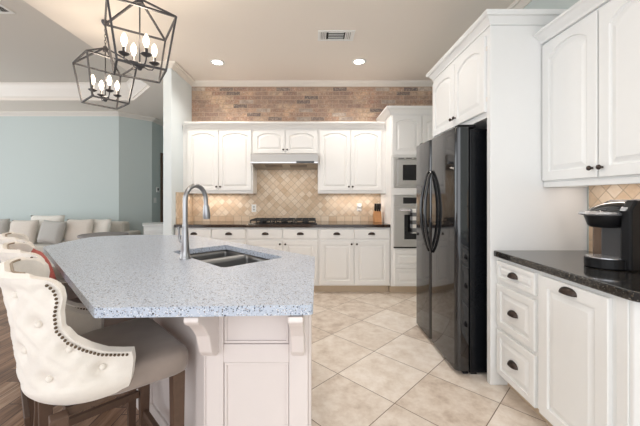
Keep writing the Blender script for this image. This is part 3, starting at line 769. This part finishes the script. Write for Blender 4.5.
# sink
t = thing('double_sink', 'stainless undermount double-bowl sink set in the grey island top', 'sink', (SCX, SCY, .8795), -PI/4)
def bowl(x0, x1, y0, y1, dep):
    bm = BM(); rs = []
    o_ = rounded([(x0, y0, .02), (x1, y0, .02), (x1, y1, .02), (x0, y1, .02)], .02, 4)
    cx, cy = (x0+x1)/2, (y0+y1)/2
    for k, z in ((1, 0), (.985, -.03), (.96, -dep+.03), (.9, -dep), (.2, -dep-.006)):
        rs.append([bm.verts.new((cx+(x-cx)*k, cy+(y-cy)*k, z)) for x, y in o_])
    for A, B in zip(rs, rs[1:]):
        for i in range(len(A)): bm.faces.new((A[i], A[(i+1) % len(A)], B[(i+1) % len(A)], B[i]))
    bm.faces.new(rs[-1])
    o = obj('bowl', bm, 'steel_d', t, smooth='auto'); m = o.modifiers.new('s', 'SOLIDIFY'); m.thickness = .002; m.offset = 0
    bm = BM(); lathe(bm, [(.04, 0), (.04, .004), (.03, .003), (0, .001)], (cx, cy, -dep-.004), seg=20); obj('drain', bm, 'chrome', o, smooth='auto')
bowl(-SU-.006, -.080, -SV-.006, SV+.006, .20); bowl(-.060, SU+.006, -SV-.006, SV+.006, .20)
bm = BM(); box(bm, -.0775, -.0625, -SV-.004, SV+.004, -.03, -.006); obj('divider', bm, 'steel_d', t, bev=.003)
# faucet
t = thing('faucet', 'tall brushed nickel pull-down gooseneck faucet beside the sink', 'faucet', (-.748, 1.838, .9145), -PI/4+.3)
bm = BM(); lathe(bm, [(.033, 0), (.033, .004), (.028, .012), (.024, .05), (.019, .14), (.016, .19), (.0165, .195), (.0150, .20)], seg=24); obj('base', bm, 'nickel', t, smooth='auto')
bm = BM(); R_ = .078; pts = [(0, 0, .19), (0, 0, .26), (0, 0, .34)]
for i in range(1, 17):
    a = PI*i/17*1.05; pts.append((0, R_-R_*math.cos(a), .34+R_*1.15*math.sin(a)))
x_, y_, z_ = pts[-1]; pts.append((0, y_+.002, z_-.03)); tube(bm, pts, .0135, 16); obj('spout', bm, 'nickel', t, smooth='auto')
e = pts[-1]; bm = BM(); tube(bm, [(0, e[1]-.0005, e[2]-.001), (0, e[1]+.002, e[2]-.015), (0, e[1]+.006, e[2]-.07), (0, e[1]+.008, e[2]-.09)], .017, 18, radii=[.015, .018, .0235, .021]); obj('spray_head', bm, 'nickel', t, smooth='auto')
bm = BM(); tube(bm, [(-.015, 0, .10), (-.035, 0, .105)], .014, 14); tube(bm, [(-.036, 0, .098), (-.045, -.005, .125), (-.040, -.01, .165), (-.043, -.012, .185)], .006, 10, radii=[.010, .007, .006, .008]); obj('lever', bm, 'nickel', t, smooth='auto')

# ------------------------------------------------------------------ stools (local: faces +y)
def lerp_tab(tab, z):
    if z <= tab[0][0]: return tab[0][1]
    for (a, p), (b, q) in zip(tab, tab[1:]):
        if z <= b: s = (z-a)/(b-a); return p+(q-p)*s
    return tab[-1][1]
FRONT = [(.58, .02), (.70, .03), (.732, .025), (.743, -.01), (.760, -.055), (.79, -.10), (.825, -.14), (.87, -.168), (.92, -.172), (.96, -.166), (.99, -.172), (1.01, -.186), (1.022, -.205), (1.03, -.24)]
BOT = .585
def back_y(z): return -.262-.055*max(0, (z-.62)/.43)**1.1 + (.06*max(0, (.68-z)/.10)**2 if z < .68 else 0)
def half_w(z): return .255+.012*math.sin(max(0, min(1, (z-.6)/.45))*PI) - (.035*max(0, (.65-z)/.07)**2 if z < .65 else 0)
def ring_at(z, inset, NU=72):
    """path from right front end round the back to the left front end"""
    w = half_w(z)-inset; yb = back_y(z)+inset; yf = lerp_tab(FRONT, z); r = .175-inset*.8
    a0 = math.asin(max(0, min(.95, (yb+r-yf)/r)))
    half = []; Ls = max(0.0, yf-(yb+r)); La = (PI/2-a0)*r; Lb = w-r; T = Ls+La+Lb
    n = NU//2
    for i in range(n+1):
        s = T*i/n
        if s <= Ls and Ls > 0: half.append((w, yf-s))
        elif s <= Ls+La: a = a0+(s-Ls)/r; half.append((w-r+r*math.cos(a), yb+r-r*math.sin(a)))
        else: half.append((w-r-(s-Ls-La), yb))
    return half+[(-x, y) for x, y in half[-2::-1]], T
BUTTONS = [(i, z) for row, z in enumerate((.70, .79, .88, .97)) for i in ([-.32, -.16, 0, .16, .32] if row % 2 else [-.40, -.24, -.08, .08, .24, .40])]
def stool():
    t = thing('counter_stool', '', 'stool', (0, 0, 0), 0, 'tufted counter stools along the island')
    bm = BM(); zs = [BOT+.002+ (1.03-BOT-.002)*i/56 for i in range(57)]; zs += [.732, .743, .760, 1.0225, 1.0265]; zs.sort()
    outer, inn = [], []; btn = []
    for z in zs:
        ring, T = ring_at(z, 0); rin, _ = ring_at(z, .042)
        m = len(ring); ro = []; ri = []
        for i, (x, y) in enumerate(ring):
            a = ring[max(0, i-1)]; b = ring[min(m-1, i+1)]
            nx, ny = (b[1]-a[1]), -(b[0]-a[0]); l_ = math.hypot(nx, ny) or 1; nx, ny = nx/l_, ny/l_
            if nx*x+ny*(y+.1) < 0: nx, ny = -nx, -ny
            s = (i/(m-1)-.5)*2*T; dsp = 0
            for bs, bz in BUTTONS:
                dd = math.hypot((s-bs), (z-bz)); dsp -= .018*math.exp(-(dd/.022)**2)+.013*math.exp(-(dd/.055)**2)
                # folds run along the diamond lines
            # diamond creases only inside the tufted field
            field = max(0, 1-max(0, abs(s)-.42)/.06) if .66 < z < 1.0 else 0
            u_ = (s/.16+(z-.70)/.18); v_ = (s/.16-(z-.70)/.18)
            cr = min(abs((u_+.5) % 1-.5), abs((v_+.5) % 1-.5))
            dsp -= .006*field*math.exp(-(cr/.10)**2)
            dsp *= min(1, min(i, m-1-i)/5, max(0, (1.03-z)/.04))
            ro.append(bm.verts.new((x+nx*dsp, y+ny*dsp, z)))
            xi, yi = rin[i]; ri.append((xi, yi))
        outer.append(ro); inn.append(ri)
    for A, B in zip(outer, outer[1:]):
        for i in range(len(A)-1): bm.faces.new((A[i], A[i+1], B[i+1], B[i]))
    # rounded rim: top and the two front edges, then a short return inside
    def rim_ring(k):
        pass
    iv = [[bm.verts.new((x, y, z)) for x, y in r] for r, z in zip(inn, zs)]
    # top bridge with a raised middle
    mid = [bm.verts.new(((a.co.x+b.co.x)/2, (a.co.y+b.co.y)/2, 1.040)) for a, b in zip(outer[-1], iv[-1])]
    for A, B in ((outer[-1], mid), (mid, iv[-1])):
        for i in range(len(A)-1): bm.faces.new((A[i], A[i+1], B[i+1], B[i]))
    for e in (0, -1):
        mc = [bm.verts.new(((a[e].co.x+b[e].co.x)/2, (a[e].co.y+b[e].co.y)/2+.014, a[e].co.z+(.006 if FR_slope(z) else 0))) for a, b, z in zip(outer, iv, zs)]
        for i in range(len(mc)-1):
            bm.faces.new((outer[i][e], outer[i+1][e], mc[i+1], mc[i])); bm.faces.new((mc[i], mc[i+1], iv[i+1][e], iv[i][e]))
        bm.faces.new((outer[-1][e], mid[e], mc[-1])); bm.faces.new((mid[e], iv[-1][e], mc[-1]))
    A, B = outer[0], iv[0]
    for i in range(len(A)-1): bm.faces.new((A[i], A[i+1], B[i+1], B[i]))
    # inner rows of the shell are only a lip; the lining covers the rest
    for A, B in zip(iv, iv[1:]):
        for i in range(len(A)-1): bm.faces.new((A[i], A[i+1], B[i+1], B[i]))
    sh = obj('backrest', bm, 'linen', t, smooth='auto')
        # piping along the top
    r, _ = ring_at(1.03, .040); bm = BM(); tube(bm, [(x, y, 1.034) for x, y in r[3:-3]], .004, 6); obj('piping', bm, 'piping', t, smooth=True)
    # buttons
    for bs, bz in BUTTONS:
        ring, T = ring_at(bz, 0); f = (bs/(2*T)+.5)*(len(ring)-1); i = int(f)
        if i < 1 or i > len(ring)-2: continue
        x = ring[i][0]+(ring[i+1][0]-ring[i][0])*(f-i); y = ring[i][1]+(ring[i+1][1]-ring[i][1])*(f-i)
        nx, ny = ring[i+1][1]-ring[i][1], -(ring[i+1][0]-ring[i][0]); l_ = math.hypot(nx, ny); nx, ny = nx/l_, ny/l_
        if nx*x+ny*(y+.1) < 0: nx, ny = -nx, -ny
        bm = BM(); bmesh.ops.create_uvsphere(bm, u_segments=10, v_segments=6, radius=.0105); bmesh.ops.translate(bm, verts=bm.verts[:], vec=(x-nx*.023, y-ny*.023, bz)); obj('button', bm, 'linen', t, smooth=True)
    # nailheads down each front edge
    for sgn in (1, -1):
        bm = BM(); path = [(ring_at(z, 0)[0][0][0], lerp_tab(FRONT, z), z) for z in [1.012-.280*i/1200 for i in range(1201)]]
        path += [(half_w(.73), .02, .73)]
        acc = 0; last = None
        for p in path:
            x, y, z = p; q = Vector((x*sgn, y-.014, z-.006))
            if last is None or (q-last).length > .0125:
                last = q; r_ = bmesh.ops.create_uvsphere(bm, u_segments=8, v_segments=5, radius=.0048); bmesh.ops.translate(bm, verts=r_['verts'], vec=q)
        obj('nailhead_trim', bm, 'nail', t, smooth=True)
    # seat cushion
    bm = BM(); rings = []; n = 44
    def sring(k, z, yo=0):
        out = []
        for i in range(n):
            a = 2*PI*i/n; c, s_ = math.cos(a), math.sin(a); e = .2
            x = math.copysign(abs(c)**e, c)*(.228*k+.008); y = math.copysign(abs(s_)**e, s_)*.248*k
            if y > 0.0: x *= 1+.10*min(1, y/.2)
            if y < 0: x *= .80; y *= .68
            out.append(bm.verts.new((x, y, z+yo)))
        return out
    for k, z in ((.93, .575), (.985, .585), (1.0, .61), (1.0, .64), (.985, .656), (.94, .668), (.8, .676), (.5, .682), (.2, .684)): rings.append(sring(k, z))
    for A, B in zip(rings, rings[1:]):
        for i in range(n): bm.faces.new((A[i], A[(i+1) % n], B[(i+1) % n], B[i]))
    bm.faces.new(rings[0][::-1]); bm.faces.new(rings[-1]); obj('seat', bm, 'taupe', t, smooth=True)
    for sx in (1, -1):
        for sy in (1, -1):
            bm = BM(); x, y = .205*sx, (.205 if sy > 0 else -.17)
            tube(bm, [(x, y, .574), (x*1.0, y, .3), (x*1.02, y*(1.0 if sy > 0 else 1.12), .0)], .02, square=True, radii=[.024, .021, .017]); obj('leg', bm, 'leg', t, bev=.003)
    bm = BM(); box(bm, -.185, .185, .195, .217, .19, .225); obj('footrest', bm, 'leg', t, bev=.003)
    bm = BM(); box(bm, -.185, .185, -.225, -.203, .24, .27); obj('stretcher', bm, 'leg', t, bev=.003)
    for sx in (1, -1):
        bm = BM(); box(bm, .195*sx, .217*sx, -.19, .18, .29, .322); obj('stretcher', bm, 'leg', t, bev=.003)
    bm = BM(); box(bm, -.18, .18, -.15, .2, .545, .5735); obj('seat_frame', bm, 'leg', t, bev=.003)
    return t
def FR_slope(z): return .70 < z < .86
st = stool(); SR = -PI/4
st.location = (-.841, 1.273, 0); st.rotation_euler = (0, 0, SR)
st['label'] = 'cream tufted counter stool with taupe seat, nearest the camera'
dup(st, (-.841-.44, 1.273+.44, 0), SR, 'cream tufted counter stool, middle one of the row, just behind the nearest')
dup(st, (-.841-.88, 1.273+.88, 0), SR, 'cream tufted counter stool farthest along the island, nearest the sofa')

# ------------------------------------------------------------------ pillows / cushions
def pillow_bm(w, h, t, n=14):
    bm = BM(); F, Bk = [], []
    for i in range(n+1):
        a = -1+2*i/n; f, b = [], []
        for j in range(n+1):
            c = -1+2*j/n
            x = a*(1-.07*(1-c*c)*0-.05*(1-abs(c))**1*abs(a)); z = c*(1-.05*(1-abs(a))*abs(c))
            th = ((1-a**4)*(1-c**4))**.5
            wr = .05*math.sin(a*5+c*3)*math.sin(c*4-a*2)*th
            p = (x*w/2, z*h/2); edge = i in (0, n) or j in (0, n)
            v = bm.verts.new((p[0], -th*t/2*(1+wr), p[1]+h/2)); f.append(v)
            b.append(v if edge else bm.verts.new((p[0], th*t/2, p[1]+h/2)))
        F.append(f); Bk.append(b)
    for G in (F, Bk):
        for i in range(n):
            for j in range(n): bm.faces.new((G[i][j], G[i+1][j], G[i+1][j+1], G[i][j+1]))
    return bm
def pillow(px, Y, z, w, h, tilt, rz, mat, label, group='throw pillows on the sofa', name='throw_pillow', roll=0):
    o = obj(name, pillow_bm(w, h, .16), mat, smooth=True)
    o.location = ((px-313)*Y/314, Y, z); o.rotation_euler = (tilt, roll, rz); tag(o, label, 'pillow', group); return o

# ------------------------------------------------------------------ living room
t = thing('sofa', 'greige sectional sofa along the teal living room wall', 'sofa', (-4.85, 5.75, 0))
bm = BM(); box(bm, -1.75, 1.45, -.42, .48, .06, .30); obj('frame', bm, 'sofa', t, bev=.03)
for i in range(4):
    bm = BM(); box(bm, -1.70+i*.735, -.972+i*.735, -.44, .24, .305, .46); obj('seat_cushion', bm, 'sofa', t, bev=.04)
for i in range(4):
    bm = BM(); box(bm, -1.70+i*.735, -.972+i*.735, .245, .48, .465, .80); obj('back_cushion', bm, 'sofa', t, bev=.05)
bm = BM(); box(bm, 1.245, 1.45, -.42, .48, .305, .62); obj('armrest', bm, 'sofa', t, bev=.04)
for x in (-1.65, 1.35):
    for y in (-.36, .42):
        bm = BM(); lathe(bm, [(.02, 0), (.03, .059)], (x, y, 0), seg=10); obj('leg', bm, 'leg', t)
pillow(-8, 5.42, .465, .44, .44, -.2, .1, 'pillow_grey', 'grey throw pillow at the left edge of the photo on the sofa')
pillow(21, 5.40, .465, .47, .42, -.22, .0, 'pillow_beige', 'beige throw pillow at the left end of the sofa row')
pillow(45, 5.66, .47, .60, .48, -.15, .05, 'pillow_cream', 'large cream throw pillow standing behind the grey one')
pillow(48.5, 5.32, .485, .44, .39, -.25, -.12, 'pillow_grey', 'grey throw pillow in the middle of the sofa row', roll=.08)
pillow(77.5, 5.46, .465, .46, .43, -.22, .08, 'pillow_beige', 'beige throw pillow right of the grey one on the sofa')
pillow(97.5, 5.62, .465, .40, .42, -.22, -.1, 'pillow_cream', 'small cream throw pillow at the right end of the sofa')
t = thing('side_table', 'weathered grey side table at the right end of the sofa', 'table', (-3.25, 4.88, 0), .15)
bm = BM(); lathe(bm, [(.0, .665), (.325, .665), (.335, .675), (.335, .69), (.325, .7), (0, .7)], seg=40); obj('tabletop', bm, 'tabletop', t, smooth='auto')
bm = BM(); lathe(bm, [(.22, 0), (.22, .03), (.06, .06), (.04, .3), (.07, .58), (.15, .6645)], seg=20); obj('pedestal', bm, 'tabletop', t, smooth='auto')
t = thing('sideboard', 'low white sideboard beyond the island beside the wall end', 'sideboard', (-2.62, 5.62, 0), .5)
bm = BM(); box(bm, -.36, .50, -.22, .22, .0, .785); obj('body', bm, 'cabw', t, bev=.006)
bm = BM(); box(bm, -.38, .52, -.24, .24, .7855, .81); obj('top', bm, 'cabw', t, bev=.005)
for a in (-.34, .08):
    o = obj('door', shift(door_bm(.40, .62, 0, .05), a, -.2205, .10), 'cabw', t); knob(o, a+(.37 if a < 0 else .03), -.2405, .45)
t = thing('thermostat', 'small white thermostat on the hallway wall above the light switch', 'thermostat', (-3.539, 7.13, 1.44), 0)
bm = BM(); box(bm, .0, .022, -.05, .05, -.06, .06); obj('housing', bm, 'white_pl', t, bev=.006)
bm = BM(); box(bm, .0225, .024, -.03, .03, -.02, .035); obj('screen', bm, 'dglass', t)
t = thing('light_switch', 'white light switch plate on the hallway wall below the thermostat', 'light switch', (-3.539, 7.03, 1.20), 0)
bm = BM(); box(bm, .0, .006, -.06, .06, -.06, .06); obj('plate', bm, 'white_pl', t, bev=.002)
for y in (-.025, .025):
    bm = BM(); box(bm, .0065, .012, y-.012, y+.012, -.03, .03); obj('rocker', bm, 'white_pl', t, bev=.002)
o = obj('seat_cushion', pillow_bm(.34, .32, .08), 'red', smooth=True); o.location = (-1.335, 1.625, .692); o.rotation_euler = (.24, 0, -PI/4)
tag(o, 'red patterned cushion standing on the middle stool beside the island countertop edge', 'cushion')

# ------------------------------------------------------------------ ceiling fixtures
def can(x, y, label):
    t = thing('recessed_light', label, 'ceiling light', (x, y, CZ-.001), 0, 'recessed ceiling lights')
    bm = BM(); lathe(bm, [(.062, -.0005), (.092, -.0005), (.092, -.006), (.078, -.010), (.062, -.004), (.062, -.0005)], seg=32); obj('trim_ring', bm, 'white_pl', t, smooth=True)
    bm = BM(); lathe(bm, [(0, -.002), (.061, -.002), (.061, -.0035), (0, -.0035)], seg=28); obj('lens', bm, 'can', t)
    return t
def spot_lamp(x, y, power=14):
    l = bpy.data.lights.new('ceiling_spot', 'SPOT'); l.energy = power; l.spot_size = 2.5; l.spot_blend = 1.0; l.shadow_soft_size = .08; l.color = (1, .94, .87)
    o = bpy.data.objects.new('ceiling_spot', l); o.location = (x, y, CZ-.03); COL.objects.link(o)
c0 = can(-1.23, 4.04, 'lit round recessed ceiling light nearer the blue wall end')
dup(c0, (.59, 4.02, CZ-.001), 0, 'lit round recessed ceiling light right of the ceiling vent')
for x, y in ((-1.23, 4.04), (.59, 4.02), (-.2, .9), (1.0, .6), (.5, 2.6)): spot_lamp(x, y, 46 if y > 4 else 28)  # last three spots have no fixture; added out of view to brighten the kitchen
def vent(x, y, z, w, d, rz, label):
    t = thing('ceiling_vent', label, 'vent', (x, y, z-.0005), rz, 'ceiling air vents')
    bm = BM()
    for a in ((-w/2, w/2, -d/2, -d/2+.03), (-w/2, w/2, d/2-.03, d/2), (-w/2, -w/2+.03, -d/2+.03, d/2-.03), (w/2-.03, w/2, -d/2+.03, d/2-.03)): box(bm, a[0], a[1], a[2], a[3], -.008, 0)
    obj('frame', bm, 'white_pl', t, bev=.002)
    bm = BM(); box(bm, -w/2+.03, w/2-.03, -d/2+.03, d/2-.03, -.002, -.0005); obj('backing', bm, 'dark', t)
    n = int((w-.06)/.018)
    for i in range(n):
        x_ = -w/2+.03+(w-.06)*(i+.5)/n
        side = abs(x_) > w*.22
        bm = BM(); k = .004 if side else .001
        if side: prism_ax(bm, [(0, -.003), (math.copysign(.012, x_), -.010), (math.copysign(.0135, x_), -.009), (.0015, -.0025)], (x_-.005, -d/2+.031, 0), (1, 0, 0), (0, 0, 1), (0, 1, 0), d-.062); obj('louvre', bm, 'white_pl', t)
    for j in range(5):
        y_ = -d/2+.04+(d-.08)*j/4; bm = BM(); box(bm, -w*.21, w*.21, y_-.0025, y_+.0025, -.008, -.003); obj('louvre', bm, 'white_pl', t)
vent(.247, 3.37, CZ, .39, .21, 0, 'white ceiling air vent between the two recessed lights')
vent(-3.44, 3.36, TZ, .36, .16, 0, 'white ceiling air vent in the raised tray at the top left corner')

# ------------------------------------------------------------------ lantern pendants
ZT, ZB, WT, WB, ZA = 2.583, 2.203, .21, .153, 2.735
def pendant():
    t = thing('lantern_pendant', '', 'pendant light', (0, 0, ZB), 0, 'lantern pendants above the island')
    zt, za = ZT-ZB, ZA-ZB; r = .0065
    c4 = [(-1, -1), (1, -1), (1, 1), (-1, 1)]
    bm = BM()
    for (a, b), (c, d) in zip(c4, c4[1:]+c4[:1]):
        for w_, z in ((WT, zt), (WB, 0)): tube(bm, [(a*w_, b*w_, z), (c*w_, d*w_, z)], r, square=True)
    for a, b in c4:
        tube(bm, [(a*WB, b*WB, 0), (a*WT, b*WT, zt)], r, square=True); tube(bm, [(a*WT, b*WT, zt), (a*.015, b*.015, za)], r, square=True)
    obj('cage', bm, 'iron', t)
    bm = BM(); lathe(bm, [(0, za-.03), (.022, za-.025), (.026, za), (.018, za+.02), (.008, za+.03), (0, za+.03)], seg=18); obj('top_hub', bm, 'iron', t, smooth='auto')
    bm = BM(); lathe(bm, [(.005, .07), (.005, za-.031)], seg=10); obj('center_rod', bm, 'iron', t, smooth=True)
    bm = BM(); lathe(bm, [(0, .01), (.012, .015), (.018, .03), (.034, .04), (.034, .052), (.012, .065), (.006, .069), (0, .069)], seg=18); obj('bottom_hub', bm, 'iron', t, smooth='auto')
    for k in range(4):
        a = .29+k*PI/2; ca, sa = math.cos(a), math.sin(a)
        bm = BM(); tube(bm, [(ca*.03, sa*.03, .045), (ca*.06, sa*.06, .036), (ca*.09, sa*.09, .042), (ca*.105, sa*.105, .065), (ca*.107, sa*.107, .085)], .005, 8); arm = obj('arm', bm, 'iron', t, smooth=True)
        bm = BM(); lathe(bm, [(0, .086), (.02, .087), (.037, .10), (.036, .103), (.014, .094), (.011, .10), (.011, .145), (0, .146)], (ca*.107, sa*.107, 0), seg=18); obj('candle_cup', bm, 'iron', arm, smooth='auto')
        bm = BM(); lathe(bm, [(.009, .147), (.012, .16), (.021, .185), (.0215, .20), (.016, .225), (.008, .243), (0, .252)], (ca*.107, sa*.107, 0), seg=16); obj('bulb', bm, 'bulb', arm, smooth=True)
    # chain links up to the canopy
    zc = CZ-ZB-.025
    bm = BM(); z = za+.03; k = 0
    while z < zc-.02:
        pts = [(.009*math.cos(2*PI*i/12)*(1 if k % 2 else 0), .009*math.cos(2*PI*i/12)*(0 if k % 2 else 1), z+.014+.017*math.sin(2*PI*i/12)) for i in range(13)]
        tube(bm, pts, .0022, 6); z += .027; k += 1
    obj('chain', bm, 'iron', t, smooth=True)
    bm = BM(); lathe(bm, [(0, zc-.03), (.01, zc-.028), (.03, zc), (.034, zc+.012), (.034, zc+.024)], seg=28); obj('canopy', bm, 'iron', t, smooth='auto')
    return t
p1 = pendant(); p1.location = (-1.286, 2.331, ZB); p1.rotation_euler = (0, 0, .611)
p1['label'] = 'dark metal lantern pendant with four lit candle bulbs, nearer the camera'
p2 = dup(p1, (-2.048, 3.097, ZB), .888, 'dark metal lantern pendant with four lit candle bulbs, farther one')
for ch in p2.children:
    if ch.name.startswith('arm'): ch.rotation_euler = (0, 0, -.278)
for x, y in ((-1.286, 2.331), (-2.048, 3.097)):
    l = bpy.data.lights.new('pendant_lamp', 'POINT'); l.energy = 9; l.color = (1, .86, .68); l.shadow_soft_size = .1
    o = bpy.data.objects.new('pendant_lamp', l); o.location = (x, y, ZB+.21); COL.objects.link(o)
# ------------------------------------------------------------------ task lights under the cabinets and in the hood
area('under_cabinet_light', (-1.40, 4.60, 1.318), (0, 0, 0), .7, .05, 1.6, (1, .89, .79))
area('under_cabinet_light', (.60, 4.60, 1.318), (0, 0, 0), .7, .05, 1.4, (1, .90, .81))
area('hood_light', (-.39, 4.45, 1.70), (0, 0, 0), .5, .1, 1.0, (1, .88, .76))
area('under_cabinet_light', (1.72, 1.75, 1.37), (0, 0, 0), .05, .6, .6, (1, .87, .78))
